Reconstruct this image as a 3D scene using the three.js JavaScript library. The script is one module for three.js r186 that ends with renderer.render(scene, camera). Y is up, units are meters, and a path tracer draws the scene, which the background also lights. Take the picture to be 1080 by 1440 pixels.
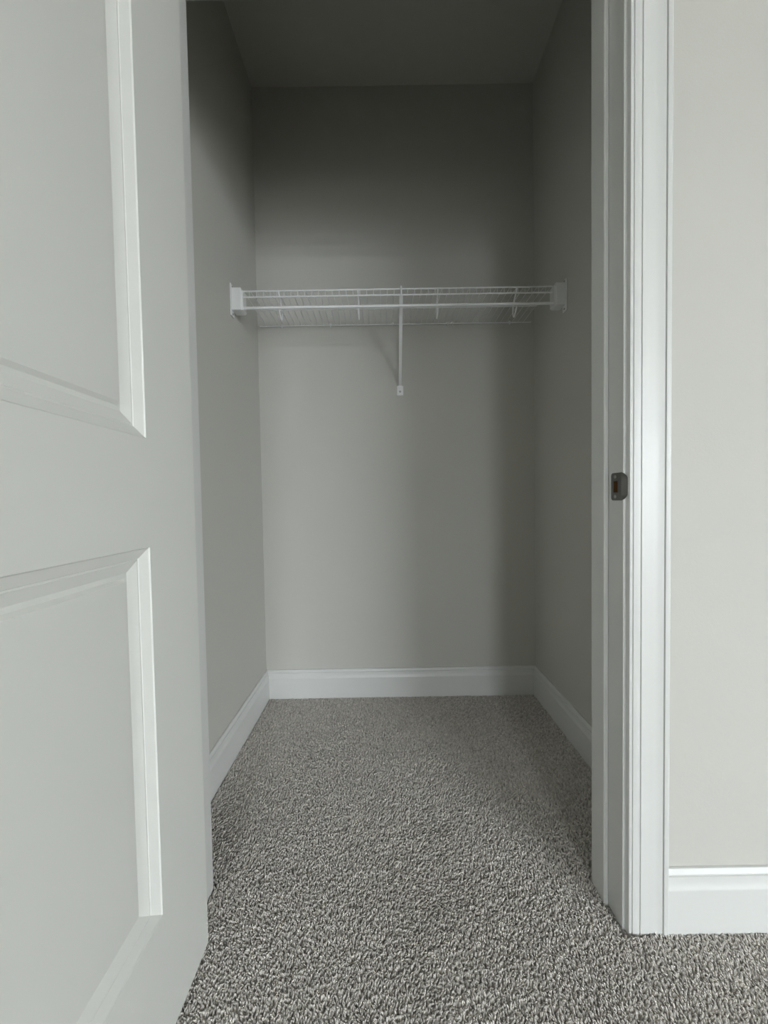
import * as THREE from 'three';
import { RectAreaLightUniformsLib } from 'three/addons/lights/RectAreaLightUniformsLib.js';
import { mergeGeometries, toCreasedNormals } from 'three/addons/utils/BufferGeometryUtils.js';
import { ImprovedNoise } from 'three/addons/math/ImprovedNoise.js';
import { RoundedBoxGeometry } from 'three/addons/geometries/RoundedBoxGeometry.js';
import { Brush, Evaluator, SUBTRACTION } from 'three-bvh-csg';

// ---------------------------------------------------------------- camera, light, exposure
const scene = new THREE.Scene();
const EYE = 0.909;
const camera = new THREE.PerspectiveCamera(2 * Math.atan(720 / 548.2) * 180 / Math.PI, 1080 / 1440, 0.02, 60);
camera.position.set(0, EYE, 0);
camera.rotation.set(-0.0306, -0.001, -0.0167, 'YXZ');
scene.add(camera);

scene.background = new THREE.Color(1.3, 1.4, 1.5);        // overcast sky outside the window
RectAreaLightUniformsLib.init();
// daylight entering by the two bedroom windows, in the wall opposite the closet
const WIN = { y0: 0.4, y1: 2.35, z: 5.5, spans: [[-0.15, 0.65], [2.5, 6.8]] };
// the sky stands above the horizon, so its light slants down into the room: slanted strips, one above another, fill each opening
const STRIPS = 5, PITCH = (WIN.y1 - WIN.y0 - 0.1) / STRIPS, SLANT = 1.3;
for (const [x0, x1] of WIN.spans) for (let i = 0; i < STRIPS; i++) {
  const daylight = new THREE.RectAreaLight(new THREE.Color(0.925, 1.0, 1.07), 57, x1 - x0 - 0.1, 0.24);
  daylight.position.set((x0 + x1) / 2, WIN.y0 + 0.05 + (i + 0.5) * PITCH, WIN.z + 0.06);
  daylight.lookAt(daylight.position.x, daylight.position.y - Math.sin(SLANT), daylight.position.z - Math.cos(SLANT));
  daylight.name = 'window_daylight';
  scene.add(daylight);
}

const renderer = new THREE.WebGLRenderer({ antialias: true });
renderer.toneMapping = THREE.LinearToneMapping;
renderer.toneMappingExposure = 1.0;
renderer.shadowMap.enabled = true;

// ---------------------------------------------------------------- helpers
let seed = 20240611;
const rnd = () => { seed = (seed * 1664525 + 1013904223) >>> 0; return seed / 4294967296; };
const perlin = new ImprovedNoise();

function noiseTexture(n, fn, srgb) {
  const a = new Uint8Array(n * n * 4);
  for (let j = 0; j < n; j++) for (let i = 0; i < n; i++) {
    const c = fn(i, j, n), k = (j * n + i) * 4;
    a[k] = c[0]; a[k + 1] = c[1]; a[k + 2] = c[2]; a[k + 3] = 255;
  }
  const t = new THREE.DataTexture(a, n, n, THREE.RGBAFormat);
  t.wrapS = t.wrapT = THREE.RepeatWrapping; t.magFilter = THREE.LinearFilter; t.minFilter = THREE.LinearMipmapLinearFilter;
  t.generateMipmaps = true; if (srgb) t.colorSpace = THREE.SRGBColorSpace;
  t.needsUpdate = true; return t;
}
// tiling value noise: periodic perlin by blending
function tileNoise(u, v, f, z) {
  const p = (a, b) => perlin.noise(a * f, b * f, z);
  return p(u, v) * (1 - u) * (1 - v) + p(u - 1, v) * u * (1 - v) + p(u, v - 1) * (1 - u) * v + p(u - 1, v - 1) * u * v;
}
const peel = noiseTexture(512, (i, j, n) => {                       // roller stipple of wall paint
  const u = i / n, v = j / n;
  const h = 128 + 85 * tileNoise(u, v, 60, 3.3) + 60 * tileNoise(u, v, 120, 8.1);
  return [h, h, h];
});
peel.repeat.set(3, 3);
const brushed = noiseTexture(512, (i, j, n) => {                    // faint orange peel of enamel paint
  const u = i / n, v = j / n;
  const h = 128 + 70 * tileNoise(u, v, 45, 1.7) + 40 * tileNoise(u, v, 90, 5.1);
  return [h, h, h];
});
brushed.repeat.set(4, 4);

const nap = noiseTexture(512, (i, j, n) => {                        // mottled yarn of the carpet backing and of the pile beyond the tufts
  const u = i / n, v = j / n;
  const h = 190 + 90 * tileNoise(u, v, 70, 2.9) + 70 * tileNoise(u, v, 110, 6.4);
  return [h, h, h].map((c) => Math.max(60, Math.min(255, c)));
}, true);
nap.repeat.set(2.2, 2.2);

const M = {
  wall: new THREE.MeshStandardMaterial({ color: new THREE.Color().setRGB(0.54, 0.53, 0.485), roughness: 0.75, bumpMap: peel, bumpScale: 0.00025 }),
  ceiling: new THREE.MeshStandardMaterial({ color: new THREE.Color().setRGB(0.54, 0.53, 0.485), roughness: 0.9, bumpMap: peel, bumpScale: 0.0004 }),
  trim: new THREE.MeshPhysicalMaterial({ color: new THREE.Color().setRGB(0.665, 0.665, 0.64), roughness: 0.38, bumpMap: brushed, bumpScale: 0.00006 }),
  door: new THREE.MeshPhysicalMaterial({ color: new THREE.Color().setRGB(0.73, 0.73, 0.69), roughness: 0.42, bumpMap: brushed, bumpScale: 0.0001 }),
  wire: new THREE.MeshStandardMaterial({ color: new THREE.Color().setRGB(0.80, 0.80, 0.79), roughness: 0.4 }),
  plastic: new THREE.MeshStandardMaterial({ color: new THREE.Color().setRGB(0.78, 0.78, 0.77), roughness: 0.5 }),
  bronze: new THREE.MeshStandardMaterial({ color: new THREE.Color().setRGB(0.16, 0.155, 0.145), roughness: 0.33, metalness: 1 }),
  screw: new THREE.MeshStandardMaterial({ color: new THREE.Color().setRGB(0.35, 0.34, 0.32), roughness: 0.35, metalness: 1 }),
  rawWood: new THREE.MeshStandardMaterial({ color: new THREE.Color().setRGB(0.27, 0.13, 0.05), roughness: 0.85 }),
  backing: new THREE.MeshStandardMaterial({ color: new THREE.Color().setRGB(0.7, 0.665, 0.62), roughness: 1, map: nap, bumpMap: nap, bumpScale: 0.003 }),
  pile: new THREE.MeshPhysicalMaterial({ color: 0xffffff, roughness: 1, specularIntensity: 0 }),
  glass: new THREE.MeshPhysicalMaterial({ color: 0xffffff, roughness: 0, transmission: 1, thickness: 0 }),
};

function metreUV(g) {                                                 // uv in metres by the dominant axis of each face
  g = g.index ? g.toNonIndexed() : g;
  const p = g.attributes.position, uv = new Float32Array(p.count * 2), a = new THREE.Vector3(), b = new THREE.Vector3(), c = new THREE.Vector3();
  for (let i = 0; i < p.count; i += 3) {
    a.fromBufferAttribute(p, i); b.fromBufferAttribute(p, i + 1); c.fromBufferAttribute(p, i + 2);
    const n = b.clone().sub(a).cross(c.clone().sub(a)); const x = Math.abs(n.x), y = Math.abs(n.y), z = Math.abs(n.z);
    [a, b, c].forEach((q, k) => {
      const [s, t] = x >= y && x >= z ? [q.z, q.y] : y >= z ? [q.x, q.z] : [q.x, q.y];
      uv[(i + k) * 2] = s; uv[(i + k) * 2 + 1] = t;
    });
  }
  g.setAttribute('uv', new THREE.BufferAttribute(uv, 2));
  return g;
}
function clean(g) {
  g = g.index ? g.toNonIndexed() : g;
  for (const k of Object.keys(g.attributes)) if (!['position', 'normal', 'uv'].includes(k)) g.deleteAttribute(k);
  return g;
}
const merge = (list) => mergeGeometries(list.map(clean));
function mesh(name, geometry, material, parent, label) {
  const m = new THREE.Mesh(geometry, material);
  m.name = name; m.castShadow = m.receiveShadow = true;
  if (label) m.userData.label = label;
  (parent || scene).add(m); return m;
}
function tag(o, label, category, group, kind) {
  o.userData.label = label; o.userData.category = category;
  if (group) o.userData.group = group;
  if (kind) o.userData.kind = kind;
  return o;
}
const setting = (o, label, category) => tag(o, label, category, null, 'structure');
const used = {};
function thing(name, [x, y, z] = [0, 0, 0]) {
  const g = new THREE.Group(); used[name] = (used[name] ?? -1) + 1;
  g.name = used[name] ? name + '_' + String(used[name]).padStart(3, '0') : name;
  g.position.set(x, y, z); scene.add(g); return g;
}
const box = (x0, x1, y0, y1, z0, z1) => metreUV(new THREE.BoxGeometry(x1 - x0, y1 - y0, z1 - z0).translate((x0 + x1) / 2, (y0 + y1) / 2, (z0 + z1) / 2));
const rbox = (x0, x1, y0, y1, z0, z1, r = 0.002, s = 2) => new RoundedBoxGeometry(x1 - x0, y1 - y0, z1 - z0, s, r).translate((x0 + x1) / 2, (y0 + y1) / 2, (z0 + z1) / 2);
const V = (x, y, z) => new THREE.Vector3(x, y, z);
function tube(points, r, sides = 6, segs) {
  const path = new THREE.CurvePath();
  for (let i = 1; i < points.length; i++) path.add(new THREE.LineCurve3(points[i - 1], points[i]));
  return capped(path, r, sides, segs ?? Math.max(1, points.length - 1), points);
}
// a round wire through points with its ends closed; the rings stand at the points themselves
function capped(path, r, sides, segs, pts) {
  const pos = [], idx = [];
  let ref = Math.abs(pts[1].clone().sub(pts[0]).normalize().y) > 0.9 ? V(1, 0, 0) : V(0, 1, 0);
  pts.forEach((p, i) => {
    const d = (pts[i + 1] || p).clone().sub(pts[i - 1] || p).normalize();
    const u = ref.clone().sub(d.clone().multiplyScalar(ref.dot(d))).normalize(), w = d.clone().cross(u);
    ref = u;
    for (let k = 0; k < sides; k++) {
      const t = k / sides * Math.PI * 2;
      pos.push(...p.clone().addScaledVector(u, Math.cos(t) * r).addScaledVector(w, Math.sin(t) * r).toArray());
    }
  });
  for (let i = 0; i + 1 < pts.length; i++) for (let k = 0; k < sides; k++) {
    const a = i * sides + k, b = i * sides + (k + 1) % sides, c = a + sides, d = b + sides;
    idx.push(a, b, c, b, d, c);
  }
  const e = (pts.length - 1) * sides;
  for (let k = 1; k + 1 < sides; k++) idx.push(0, k + 1, k, e, e + k, e + k + 1);
  const g = new THREE.BufferGeometry();
  g.setAttribute('position', new THREE.Float32BufferAttribute(pos, 3));
  g.setIndex(idx); g.computeVertexNormals();
  g.setAttribute('uv', new THREE.Float32BufferAttribute(new Float32Array(pos.length / 3 * 2), 2));
  return g;
}
function smooth(pts, n) { return new THREE.CatmullRomCurve3(pts, false, 'centripetal').getPoints(n); }

// a moulding: profile [[out, across], ...] swept straight from A to B; 'out' along nOut, 'across' along nAcross;
// mitre[0/1] adds slope*across to the length at each end (for 45-degree corners, measured on 'cut' of the profile)
function moulding(profile, A, B, nOut, nAcross, cutA = 0, cutB = 0, cutBy = 'out') {
  const dir = B.clone().sub(A).normalize(), L = A.distanceTo(B), loop = profile, pos = [];
  const at = (i, end) => {
    const [o, c] = loop[i % loop.length], q = cutBy === 'out' ? o : c;
    const s = end ? L - cutB * q : cutA * q;
    return A.clone().addScaledVector(dir, s).addScaledVector(nOut, o).addScaledVector(nAcross, c);
  };
  const flip = nOut.clone().cross(nAcross).dot(dir) < 0;
  const tri = (a, b, c) => (flip ? [a, c, b] : [a, b, c]).forEach((q) => pos.push(q.x, q.y, q.z));
  const area = loop.reduce((s, [x, y], i) => { const [u, v] = loop[(i + 1) % loop.length]; return s + x * v - u * y; }, 0);
  const ccw = area > 0;
  for (let i = 0; i < loop.length; i++) {
    const j = i + 1, a = at(i, 0), b = at(j, 0), c = at(i, 1), d = at(j, 1);
    if (ccw) { tri(a, b, c); tri(b, d, c); } else { tri(a, c, b); tri(b, c, d); }
  }
  const contour = loop.map(([x, y]) => new THREE.Vector2(x, y));
  for (const [i, j, k] of THREE.ShapeUtils.triangulateShape(contour, [])) {
    // triangulateShape keeps the winding of the contour when it is ccw
    const [p, q, r] = [i, j, k];
    if (ccw) { tri(at(p, 0), at(r, 0), at(q, 0)); tri(at(p, 1), at(q, 1), at(r, 1)); }
    else { tri(at(p, 0), at(q, 0), at(r, 0)); tri(at(p, 1), at(r, 1), at(q, 1)); }
  }
  const g = new THREE.BufferGeometry();
  g.setAttribute('position', new THREE.Float32BufferAttribute(pos, 3));
  g.computeVertexNormals();
  return metreUV(toCreasedNormals(g, 0.5));
}

// ---------------------------------------------------------------- dimensions (metres), y = 0 on top of the carpet
const C = { l: -0.5565, r: 0.6949, b: -1.7896, f: -0.908, top: 2.75 };   // closet
const F = -0.795;                                                        // room face of the closet wall
const J = { l: -0.4285, r: 0.4895, h: 2.032 };                           // faces of the door jambs and head
const R = { l: -1.7, r: 7.2, z: WIN.z, top: 2.75 };                      // the bedroom
const T = 0.11, LOW = -0.012;

// ---------------------------------------------------------------- room shell
{
  setting(mesh('ceiling', box(R.l - T, R.r + T, C.top, C.top + 0.1, C.b - T, R.z + 0.24), M.ceiling), 'plain pale ceiling over the closet and the bedroom', 'ceiling');
  setting(mesh('wall_back', box(C.l - T, C.r + T, LOW, C.top, C.b - T, C.b), M.wall), 'grey painted back wall of the closet behind the wire shelf', 'wall');
  setting(mesh('wall_left', box(C.l - T, C.l, LOW, C.top, C.b, C.f), M.wall), 'grey side wall of the closet on the door hinge side', 'wall');
  setting(mesh('wall_right', box(C.r, C.r + T, LOW, C.top, C.b, C.f), M.wall), 'shaded grey side wall of the closet on the strike plate side', 'wall');
  const s = new THREE.Shape([[R.l, LOW], [J.l - 0.018, LOW], [J.l - 0.018, J.h + 0.018], [J.r + 0.018, J.h + 0.018], [J.r + 0.018, LOW], [R.r, LOW], [R.r, C.top], [R.l, C.top]].map(([x, y]) => new THREE.Vector2(x, y)));
  const g = metreUV(new THREE.ExtrudeGeometry(s, { depth: F - C.f, bevelEnabled: false }).translate(0, 0, C.f));
  setting(mesh('wall_front', g, M.wall), 'light grey bedroom wall around the closet doorway, beside the white casing', 'wall');
  setting(mesh('wall_room_left', box(R.l - T, R.l, LOW, C.top, C.f, R.z + 0.24), M.wall), 'grey bedroom wall behind the open door', 'wall');
  setting(mesh('wall_room_right', box(R.r, R.r + T, LOW, C.top, C.f, R.z + 0.24), M.wall), 'grey bedroom wall beyond the strike side of the closet', 'wall');
  const w = new THREE.Shape([[R.l, LOW], [R.r, LOW], [R.r, C.top], [R.l, C.top]].map(([x, y]) => new THREE.Vector2(x, y)));
  for (const [x0, x1] of WIN.spans) w.holes.push(new THREE.Path([[x0, WIN.y0], [x0, WIN.y1], [x1, WIN.y1], [x1, WIN.y0]].map(([x, y]) => new THREE.Vector2(x, y))));
  setting(mesh('wall_window', metreUV(new THREE.ExtrudeGeometry(w, { depth: 0.24, bevelEnabled: false }).translate(0, 0, R.z)), M.wall), 'grey bedroom wall with the window, opposite the closet', 'wall');
  // the windows that light everything
  WIN.spans.forEach(([x0, x1], i) => {
    const win = setting(thing('window_' + (i + 1), [(x0 + x1) / 2, WIN.y0, R.z]), ['white framed bedroom window straight opposite the closet', 'white framed bedroom window nearer the far side wall'][i], 'window');
    const hw = (x1 - x0) / 2, hh = WIN.y1 - WIN.y0;
    for (const [a, b, c, d] of [[-hw, -hw + 0.05, 0, hh], [hw - 0.05, hw, 0, hh], [-hw + 0.05, hw - 0.05, 0, 0.05], [-hw + 0.05, hw - 0.05, hh - 0.05, hh]]) mesh('window_frame', box(a, b, c, d, 0.17, 0.23), M.trim, win);
    mesh('pane', box(-hw + 0.05, hw - 0.05, 0.05, hh - 0.05, 0.198, 0.202), M.glass, win);
    mesh('window_sill', rbox(-hw - 0.06, hw + 0.06, -0.03, 0, -0.04, 0.17, 0.004), M.trim, win);
  });
}

// ---------------------------------------------------------------- baseboards
// profile: [out of the wall, height]
const BASE = [[0, LOW], [0.0145, LOW], [0.0145, 0.0895], [0.0142, 0.0935], [0.0128, 0.0962], [0.0122, 0.0975], [0.0108, 0.108], [0.0098, 0.1165], [0.0074, 0.1176], [0.0074, 0.1196], [0.0082, 0.1203], [0.0068, 0.1258], [0.0045, 0.1292], [0.0025, 0.1302], [0, 0.1302]];
function baseboard(name, A, B, n, label, ca = 0, cb = 0) {
  setting(mesh(name, moulding(BASE, A, B, n, V(0, 1, 0), ca, cb), M.trim), label, 'baseboard');
}
const e = 0.0006;                                                       // caulk line between board and wall
baseboard('baseboard_back', V(C.l, 0, C.b + e), V(C.r, 0, C.b + e), V(0, 0, 1), 'white moulded baseboard along the closet back wall', 1, 1);
baseboard('baseboard_left', V(C.l + e, 0, C.f), V(C.l + e, 0, C.b), V(1, 0, 0), 'white moulded baseboard on the hinge side wall of the closet', 0, 1);
baseboard('baseboard_right', V(C.r - e, 0, C.b), V(C.r - e, 0, C.f), V(-1, 0, 0), 'shaded white moulded baseboard on the strike side wall of the closet', 1, 0);
baseboard('baseboard_front', V(0.5748, 0, F + e), V(R.r, 0, F + e), V(0, 0, 1), 'bright white moulded baseboard butting against the door casing');
baseboard('baseboard_front_left', V(R.l, 0, F + e), V(-0.5148, 0, F + e), V(0, 0, 1), 'white moulded baseboard of the bedroom behind the open door');

// ---------------------------------------------------------------- door frame: jambs, stops, casing
{
  const t = setting(thing('trim_1', [0, 0, F]), 'white painted door frame with stepped casing and door stops', 'door frame');
  const zb = C.f - F;                                                    // -0.113, jamb depth
  const ev = new Evaluator(); ev.attributes = ['position', 'normal'];
  const a = new Brush(rbox(J.r, J.r + 0.0175, LOW, J.h, zb, 0, 0.0022, 3)); a.updateMatrixWorld();
  const b = new Brush(new THREE.BoxGeometry(0.024, 0.028, 0.02).translate(J.r + 0.004, 0.929, -0.025)); b.updateMatrixWorld();
  const cut = ev.evaluate(a, b, SUBTRACTION).geometry; cut.clearGroups();
  mesh('jamb', metreUV(clean(cut)), M.trim, t);
  mesh('jamb', metreUV(rbox(J.l - 0.0175, J.l, LOW, J.h, zb, 0, 0.0022, 3)), M.trim, t);
  mesh('head_jamb', metreUV(rbox(J.l - 0.0175, J.r + 0.0175, J.h, J.h + 0.0175, zb, 0, 0.0022, 3)), M.trim, t);
  const s0 = -0.104, s1 = -0.051;                                        // door stops
  mesh('door_stop', metreUV(rbox(J.r - 0.0105, J.r, LOW, J.h - 0.0105, s0, s1, 0.003, 3)), M.trim, t);
  mesh('door_stop', metreUV(rbox(J.l, J.l + 0.0105, LOW, J.h - 0.0105, s0, s1, 0.003, 3)), M.trim, t);
  mesh('door_stop', metreUV(rbox(J.l, J.r, J.h - 0.0105, J.h, s0, s1, 0.003, 3)), M.trim, t);
  // casing profile: [out of the wall, across from the inner edge]
  const CAS = [[0.0005, 0], [0.0075, 0], [0.0098, 0.0012], [0.0106, 0.0035], [0.0106, 0.0062], [0.009, 0.0068], [0.009, 0.0078], [0.0112, 0.0084],
    [0.0122, 0.012], [0.0124, 0.0212], [0.0104, 0.0218], [0.0104, 0.0232], [0.0128, 0.0238], [0.0128, 0.034], [0.0118, 0.045], [0.0122, 0.054], [0.0142, 0.0635], [0.0152, 0.0672],
    [0.0128, 0.0678], [0.0128, 0.0692], [0.0165, 0.0698], [0.0172, 0.0712], [0.0172, 0.0778], [0.0158, 0.0796], [0.0005, 0.0796]];
  const xr = J.r + 0.006, xl = J.l - 0.006, yt = J.h + 0.006;
  mesh('casing', moulding(CAS, V(xr, LOW, 0), V(xr, yt, 0), V(0, 0, 1), V(1, 0, 0), 0, -1, 'across'), M.trim, t);
  mesh('casing', moulding(CAS, V(xl, LOW, 0), V(xl, yt, 0), V(0, 0, 1), V(-1, 0, 0), 0, -1, 'across'), M.trim, t);
  mesh('head_casing', moulding(CAS, V(xl, yt, 0), V(xr, yt, 0), V(0, 0, 1), V(0, 1, 0), -1, -1, 'across'), M.trim, t);
}

// ---------------------------------------------------------------- strike plate on the jamb
{
  const s = tag(thing('strike_plate', [J.r, 0.929, F - 0.0235]), 'small dark metal strike plate set in the white door jamb', 'strike plate');
  const sh = new THREE.Shape(), r = 0.006, hw = 0.0165, hh = 0.0285;       // x = along the jamb towards the room, y = up
  sh.moveTo(-hw + r, -hh); sh.lineTo(0.019, -hh); sh.lineTo(0.019, hh); sh.lineTo(-hw + r, hh);
  sh.absarc(-hw + r, hh - r, r, Math.PI / 2, Math.PI, false); sh.lineTo(-hw, -hh + r); sh.absarc(-hw + r, -hh + r, r, Math.PI, Math.PI * 1.5, false);
  const hole = new THREE.Path([[-0.0095, -0.0125], [-0.0095, 0.0125], [0.0065, 0.0125], [0.0065, -0.0125]].map(([x, y]) => new THREE.Vector2(x, y)));
  sh.holes.push(hole);
  // shape x -> world z, extrusion -> world -x
  const g = new THREE.ExtrudeGeometry(sh, { depth: 0.001, bevelEnabled: true, bevelThickness: 0.0004, bevelSize: 0.0004, bevelSegments: 2, curveSegments: 10 });
  g.rotateY(-Math.PI / 2);
  mesh('plate', g.translate(-0.0002, 0, 0), M.bronze, s);
  // lip curling round the edge of the jamb, with rounded upper and lower corners
  const lip = [], n = 8, m = 10;
  const P = (i, j) => {
    const u = i / n, arc = u * 1.25, rad = 0.009;
    const half = 0.0285 - 0.011 * Math.pow(u, 2.2);
    return V(-0.0012 + rad * (1 - Math.cos(arc)), half * (2 * j / m - 1), 0.0188 + rad * Math.sin(arc) * 1.12);
  };
  for (let i = 0; i < n; i++) for (let j = 0; j < m; j++) {
    const [a, b, c, d] = [P(i, j), P(i, j + 1), P(i + 1, j), P(i + 1, j + 1)];
    const o = V(0.0012, 0, -0.0006);
    for (const q of [a, c, b, b, c, d]) lip.push(q.x, q.y, q.z);
    for (const q of [a, b, c, b, d, c]) lip.push(q.x + o.x, q.y, q.z + o.z);
  }
  const lg = new THREE.BufferGeometry(); lg.setAttribute('position', new THREE.Float32BufferAttribute(lip, 3)); lg.computeVertexNormals();
  mesh('lip', toCreasedNormals(lg, 0.9), M.bronze, s);
  const pocket = merge([box(0.001, 0.0135, -0.0139, -0.0125, -0.0113, 0.0083), box(0.001, 0.0135, 0.0125, 0.0139, -0.0113, 0.0083), box(0.0125, 0.0135, -0.0125, 0.0125, -0.0113, 0.0083),
    box(0.001, 0.0125, -0.0125, 0.0125, -0.0114, -0.0105), box(0.001, 0.0125, -0.0125, 0.0125, 0.0075, 0.0084)]);
  mesh('latch_pocket', pocket, M.rawWood, s, 'bare brown wood inside the latch hole');
  for (const y of [-0.0208, 0.0208]) {
    const sc = merge([new THREE.CylinderGeometry(0.0036, 0.0042, 0.0012, 20).rotateZ(Math.PI / 2), new THREE.BoxGeometry(0.0016, 0.0008, 0.0046).translate(-0.0004, 0, 0), new THREE.BoxGeometry(0.0016, 0.0046, 0.0008).translate(-0.0004, 0, 0)]);
    mesh('screw', sc.translate(-0.0017, y, -0.002), M.screw, s);
  }
}

// ---------------------------------------------------------------- the open door
{
  const X = -0.3729, TH = 0.035, Z0 = -0.771, Z1 = 0.083, Y0 = 0.0115, Y1 = 2.024;
  const d = setting(thing('door_1', [X - TH / 2, 0, Z0]), 'white two-panel moulded door standing open beside the closet', 'door');
  const W = Z1 - Z0, panels = [[0.152, W - 0.152, 0.236, 0.8400], [0.152, W - 0.152, 1.0135, 1.88]];
  // local axes: z along the door from the hinges, x through its thickness
  const s = new THREE.Shape([[0, Y0], [W, Y0], [W, Y1], [0, Y1]].map(([x, y]) => new THREE.Vector2(x, y)));
  for (const [a, b, c, e2] of panels) s.holes.push(new THREE.Path([[a, c], [a, e2], [b, e2], [b, c]].map(([x, y]) => new THREE.Vector2(x, y))));
  const slab = new THREE.ExtrudeGeometry(s, { depth: TH - 0.0016, bevelEnabled: true, bevelThickness: 0.0008, bevelSize: 0.0008, bevelOffset: -0.0008, bevelSegments: 2 });
  slab.translate(0, 0, -TH / 2 + 0.0008).rotateY(-Math.PI / 2);           // shape x -> +z, extrusion -> -x
  mesh('door_slab', metreUV(slab), M.door, d);
  // sticking, groove and raised field of a panel: [inset, depth below the face]
  const PR = [[0, 0.0004], [0.0012, 0.0020], [0.0150, 0.0092], [0.0158, 0.0104], [0.0176, 0.0104], [0.0184, 0.0098], [0.0330, 0.0160], [0.0342, 0.0165], [0.0410, 0.0165], [0.0465, 0.0112], [0.0680, 0.0100]];
  for (const [a, b, c, e2] of panels) {
    const pos = [];
    for (const side of [1, -1]) {
      const q = (i, k) => { const [o, dep] = PR[i]; const zz = [a + o, b - o, b - o, a + o][k], yy = [c + o, c + o, e2 - o, e2 - o][k]; return [side * (TH / 2 - dep), yy, zz]; };
      const tri = (p1, p2, p3) => { for (const p of side > 0 ? [p1, p3, p2] : [p1, p2, p3]) pos.push(...p); };
      for (let i = 0; i + 1 < PR.length; i++) for (let k = 0; k < 4; k++) {
        const n2 = (k + 1) % 4; tri(q(i, k), q(i, n2), q(i + 1, k)); tri(q(i, n2), q(i + 1, n2), q(i + 1, k));
      }
      const L = PR.length - 1; tri(q(L, 0), q(L, 1), q(L, 2)); tri(q(L, 0), q(L, 2), q(L, 3));
    }
    const g = new THREE.BufferGeometry(); g.setAttribute('position', new THREE.Float32BufferAttribute(pos, 3)); g.computeVertexNormals();
    mesh('panel', metreUV(toCreasedNormals(g, 0.22)), M.door, d);
  }
  for (const y of [0.28, 1.03, 1.8]) {                                     // hinges between door and jamb
    const k = merge([new THREE.CylinderGeometry(0.006, 0.006, 0.089, 12).translate(-TH / 2 - 0.0085, y, 0.0005), new THREE.CylinderGeometry(0.0045, 0.0075, 0.004, 12).translate(-TH / 2 - 0.0085, y + 0.0465, 0.0005),
      new THREE.BoxGeometry(0.036, 0.089, 0.002).translate(-TH / 2 + 0.0095, y, -0.0008)]);
    mesh('hinge', k, M.bronze, d);
  }
  for (const side of [1, -1]) {                                           // knobs near the free edge
    const k = new THREE.LatheGeometry([[0, 0], [0.033, 0], [0.033, 0.004], [0.028, 0.008], [0.013, 0.01], [0.011, 0.03], [0.018, 0.036], [0.027, 0.046], [0.0275, 0.056], [0.021, 0.064], [0, 0.067]].map(([x, y]) => new THREE.Vector2(x, y)), 32);
    k.rotateZ(-side * Math.PI / 2).translate(side * TH / 2, 0.929, W - 0.062);
    mesh('knob', k, M.bronze, d);
  }
}

// ---------------------------------------------------------------- wire shelf with hanging rod
const SH = { y: 1.7, front: -1.4855, back: C.b + 0.0065, x0: -0.5135, x1: 0.6455 };
{
  const o = tag(thing('wire_shelf', [0, SH.y, SH.front]), 'white wire shelf with hanging rod across the closet back wall', 'shelf');
  const zB = SH.back - SH.front, lipY = -0.0225, rodY = -0.0635;
  const n = 46, step = (SH.x1 - SH.x0) / (n - 1);
  const cross = tube(smooth([V(0, 0.0032, zB), V(0, 0.0032, -0.012), V(0, 0.0025, -0.003), V(0, -0.0005, 0.0018), V(0, -0.006, 0.0028), V(0, lipY, 0.0028)], 14), 0.00095, 6);
  for (let i = 0; i < n; i++) mesh('deck_wire', cross, M.wire, o).position.x = SH.x0 + i * step;
  const long = (y, z, r, x0 = SH.x0 - 0.001, x1 = SH.x1 + 0.001) => tube([V(x0, y, z), V(x1, y, z)], r, 10);
  mesh('front_wire', long(-0.0008, -0.001, 0.0029, SH.x0 - 0.002, SH.x1 + 0.002), M.wire, o);
  mesh('lip_wire', long(lipY, -0.001, 0.0029, SH.x0 - 0.002, SH.x1 + 0.002), M.wire, o);
  mesh('middle_wire', long(0, zB * 0.5, 0.0024), M.wire, o);
  mesh('back_wire', long(0, zB, 0.0027, C.l + 0.012, C.r - 0.016), M.wire, o);
  mesh('hanging_rod', long(rodY, 0.0005, 0.0052, C.l + 0.044, C.r - 0.044), M.wire, o);
  // hooks: from the front wire back and down, then forward again to carry the rod
  const hook = tube(smooth([V(0, 0.001, 0.0015), V(0, -0.012, -0.006), V(0, -0.04, -0.036), V(0, -0.066, -0.046), V(0, -0.086, -0.044), V(0, -0.095, -0.036), V(0, -0.09, -0.026), V(0, -0.078, -0.01), V(0, -0.0675, -0.0025)], 26), 0.003, 8);
  for (const x of [-0.3795, -0.0825, 0.2172, 0.514]) mesh('rod_hook', hook, M.wire, o).position.x = x;
}
function endBracket(side, label) {
  const x = side < 0 ? C.l : C.r, o = tag(thing('shelf_end_bracket', [x, SH.y, SH.front]), label, 'bracket', null);
  const s = -side, span = (a, b) => [Math.min(a * s, b * s), Math.max(a * s, b * s)];
  const B = (a, b, y0, y1, z0, z1, r) => rbox(...span(a, b), y0, y1, z0, z1, r);
  mesh('wall_plate', B(0.0004, 0.005, -0.096, 0.0225, -0.012, 0.018, 0.0018), M.plastic, o);
  mesh('cup', merge([B(0.004, 0.0405, -0.0745, 0.0075, -0.036, 0.0145, 0.003), B(0.037, 0.0455, -0.0735, -0.002, -0.03, 0.0095, 0.002)]), M.plastic, o);
  mesh('screw', new THREE.CylinderGeometry(0.0035, 0.004, 0.0016, 16).rotateZ(Math.PI / 2).translate(s * 0.0056, 0.0148, 0.003), M.screw, o);
  mesh('screw', new THREE.CylinderGeometry(0.0035, 0.004, 0.0016, 16).rotateZ(Math.PI / 2).translate(s * 0.0056, -0.0862, 0.003), M.screw, o);
}
endBracket(-1, 'white plastic shelf end bracket on the closet wall by the open door');
endBracket(1, 'white plastic shelf end bracket in shade on the strike side closet wall');
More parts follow.
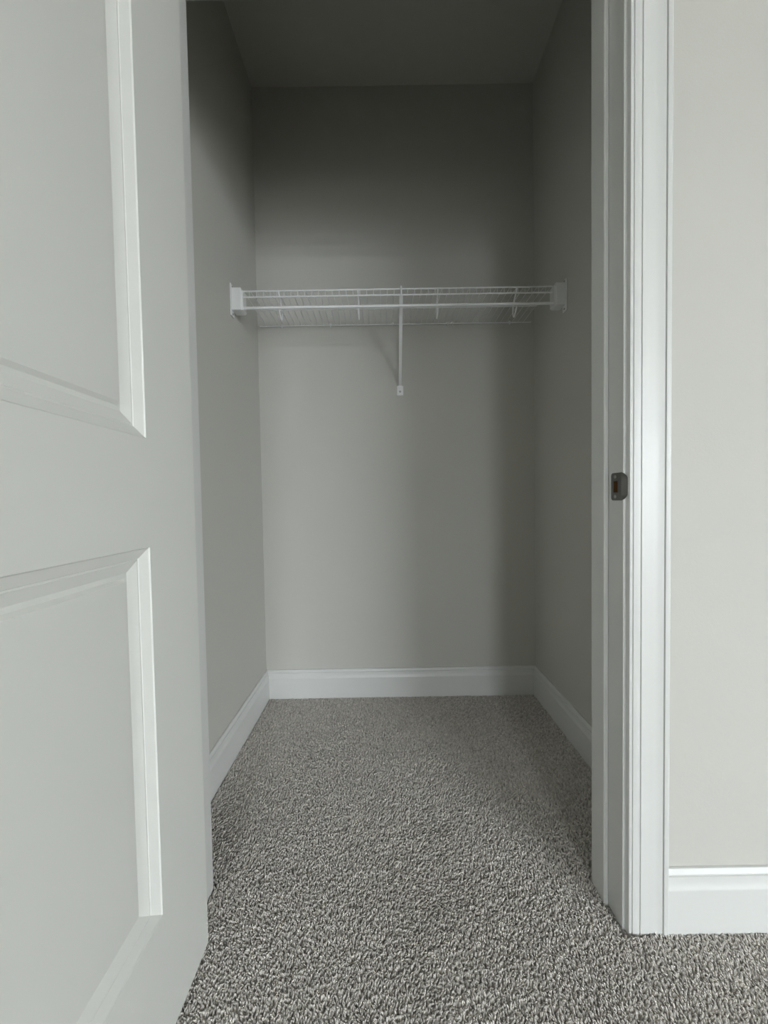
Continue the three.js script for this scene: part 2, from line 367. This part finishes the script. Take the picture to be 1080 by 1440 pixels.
{
  const o = tag(thing('shelf_support_brace', [0.084, 1.384, C.b]), 'white metal diagonal brace under the wire shelf', 'brace');
  const A = V(0, 0.043, 0.006), Bp = V(-0.0045, SH.y - 1.384 - 0.026, SH.front - C.b + 0.001);
  // U channel from the foot up to the front lip
  const dir = Bp.clone().sub(A).normalize(), L = A.distanceTo(Bp), side = V(1, 0, 0).addScaledVector(dir, -dir.x).normalize(), nrm = side.clone().cross(dir).normalize();
  const put = (g) => g.applyMatrix4(new THREE.Matrix4().makeBasis(side, dir, nrm).setPosition(A));
  mesh('arm', put(merge([new THREE.BoxGeometry(0.0125, L, 0.0016).translate(0, L / 2, 0), new THREE.BoxGeometry(0.0016, L, 0.015).translate(-0.0055, L / 2, nrm.z > 0 ? -0.0075 : 0.0075), new THREE.BoxGeometry(0.0016, L, 0.015).translate(0.0055, L / 2, nrm.z > 0 ? -0.0075 : 0.0075)])), M.wire, o);
  mesh('top_hook', tube(smooth([Bp.clone().add(V(0, -0.006, 0.001)), Bp.clone().add(V(0, 0.004, 0.0065)), Bp.clone().add(V(0, 0.028, 0.0065)), Bp.clone().add(V(0, 0.0325, 0.001)), Bp.clone().add(V(0, 0.03, -0.006))], 16), 0.0032, 8), M.wire, o);
  const fs = new THREE.Shape([[-0.0135, 0], [0.0135, 0], [0.0135, 0.041], [0.0075, 0.041], [0.0045, 0.03], [-0.0045, 0.03], [-0.0075, 0.041], [-0.0135, 0.041]].map(([x, y]) => new THREE.Vector2(x, y)));
  mesh('foot_plate', merge([new THREE.ExtrudeGeometry(fs, { depth: 0.0022, bevelEnabled: true, bevelThickness: 0.0006, bevelSize: 0.0006, bevelSegments: 2 }).translate(0, 0, 0.0012), new THREE.BoxGeometry(0.014, 0.018, 0.005).translate(0, 0.039, 0.0035)]), M.wire, o);
  mesh('screw', merge([new THREE.CylinderGeometry(0.0042, 0.005, 0.0025, 16).rotateX(Math.PI / 2).translate(0, 0.016, 0.005)]), M.screw, o);
}
{
  const clipAt = [-0.4442, -0.2255, 0.0546, 0.3024, 0.325, 0.5827];
  const clip = merge([
    new THREE.CylinderGeometry(0.0065, 0.0065, 0.005, 16).rotateX(Math.PI / 2).translate(0, 0.004, 0.0027),
    tube(smooth([V(0, 0.006, 0.004), V(0, 0.0055, 0.0095), V(0, 0.001, 0.0118), V(0, -0.004, 0.0105), V(0, -0.008, 0.006)], 12), 0.0026, 8).translate(0, 0, 0),
  ]);
  const pair = 'one of two white wall clips close together on the shelf back wire';
  const which = ['white wall clip on the back wire nearest the closet wall by the door', 'lone white wall clip between the brace and the clip by the door side wall',
    'white wall clip on the back wire right beside the diagonal brace', pair, pair, 'white wall clip on the back wire nearest the shaded side wall'];
  for (const [i, x] of clipAt.entries()) {
    const o = thing('shelf_wall_clip', [x, SH.y, C.b]);
    tag(o, which[i], 'clip', 'wall clips along the shelf back wire');
    mesh('clip_body', clip, M.plastic, o);
    mesh('nail', new THREE.CylinderGeometry(0.0022, 0.0022, 0.0026, 10).rotateX(Math.PI / 2).translate(0, 0.0105, 0.0034), M.screw, o);
  }
}

// ---------------------------------------------------------------- carpet
{
  const f = setting(mesh('floor', box(R.l - T, R.r + T, -0.1, -0.0058, C.b - T, R.z + 0.24), M.backing), 'grey brown carpeted floor of the closet and the bedroom', 'floor');
  // one twisted tuft, leaning along +x, root at the origin, 1 unit tall
  const rings = [[0, 0, 0.2], [0.06, 0.38, 0.23], [0.2, 0.72, 0.2], [0.38, 0.95, 0.11]], pos = [], idx = [], K = 5;
  rings.forEach(([x, y, r], i) => { for (let k = 0; k < K; k++) { const t = k / K * 6.2832 + i * 0.5; pos.push(x + Math.cos(t) * r, y, Math.sin(t) * r); } });
  pos.push(0.45, 1.0, 0);
  for (let i = 0; i < rings.length - 1; i++) for (let k = 0; k < K; k++) { const a = i * K + k, b = i * K + (k + 1) % K; idx.push(a, a + K, b, b, a + K, b + K); }
  for (let k = 0; k < K; k++) idx.push((rings.length - 1) * K + k, rings.length * K, (rings.length - 1) * K + (k + 1) % K);
  const tuft = new THREE.BufferGeometry(); tuft.setAttribute('position', new THREE.Float32BufferAttribute(pos, 3)); tuft.setIndex(idx); tuft.computeVertexNormals();
  const areas = [[C.l + 0.016, C.r - 0.016, C.b + 0.0155, C.f, 0.92], [J.l + 0.0125, J.r - 0.0125, C.f, F + 0.0165, 0.88], [-0.6, 1.3, F + 0.0165, 0, 0.82],
    [R.l + 0.1, -0.6, F + 0.0165, 0, 1.4], [1.3, 2.4, F + 0.0165, 0, 1.4], [R.l + 0.1, 2.4, 0, 0.8, 1.4]];   // the last: size of the tufts, coarser where the photograph does not look
  const spots = [];
  for (const [x0, x1, z0, z1, k] of areas) { const d = 0.0056 * k; for (let z = z0 + d / 2, row = 0; z < z1; z += d * 0.87, row++) for (let x = x0 + d / 2 + (row % 2) * d / 2; x < x1; x += d) spots.push([x + (rnd() - 0.5) * d * 0.9, z + (rnd() - 0.5) * d * 0.9, k]); }
  const pile = new THREE.InstancedMesh(tuft, M.pile, spots.length);
  pile.name = 'carpet_pile'; pile.castShadow = pile.receiveShadow = true; pile.userData.kind = 'stuff';
  const m = new THREE.Matrix4(), q = new THREE.Quaternion(), up = V(0, 1, 0), col = new THREE.Color();
  spots.forEach(([x, z, k], i) => {
    const lean = 0.9 + 2.6 * perlin.noise(x * 2.1, z * 2.1, 7.7) + 1.1 * perlin.noise(x * 9, z * 9, 2.2);     // pile direction: brushed patches
    q.setFromAxisAngle(up, lean + (rnd() - 0.5) * 3.2);
    const h = 0.0088 * (0.92 + 0.16 * rnd()) * (1 + 0.2 * perlin.noise(x * 75, z * 75, 1));
    m.compose(V(x, -0.0086, z), q, V(k * 0.0122 * (0.8 + 0.5 * rnd()), h, k * 0.0122 * (0.8 + 0.4 * rnd())));
    pile.setMatrixAt(i, m);
    const v = rnd(), g = 0.85 + 0.3 * rnd() + 0.12 * perlin.noise(x * 70, z * 70, 4) ;
    if (v < 0.2) col.setRGB(0.49 * g, 0.458 * g, 0.42 * g); else if (v < 0.8) col.setRGB(0.63 * g, 0.592 * g, 0.547 * g); else col.setRGB(0.725 * g, 0.685 * g, 0.637 * g);
    pile.setColorAt(i, col);
  });
  f.add(pile);
}

renderer.render(scene, camera);
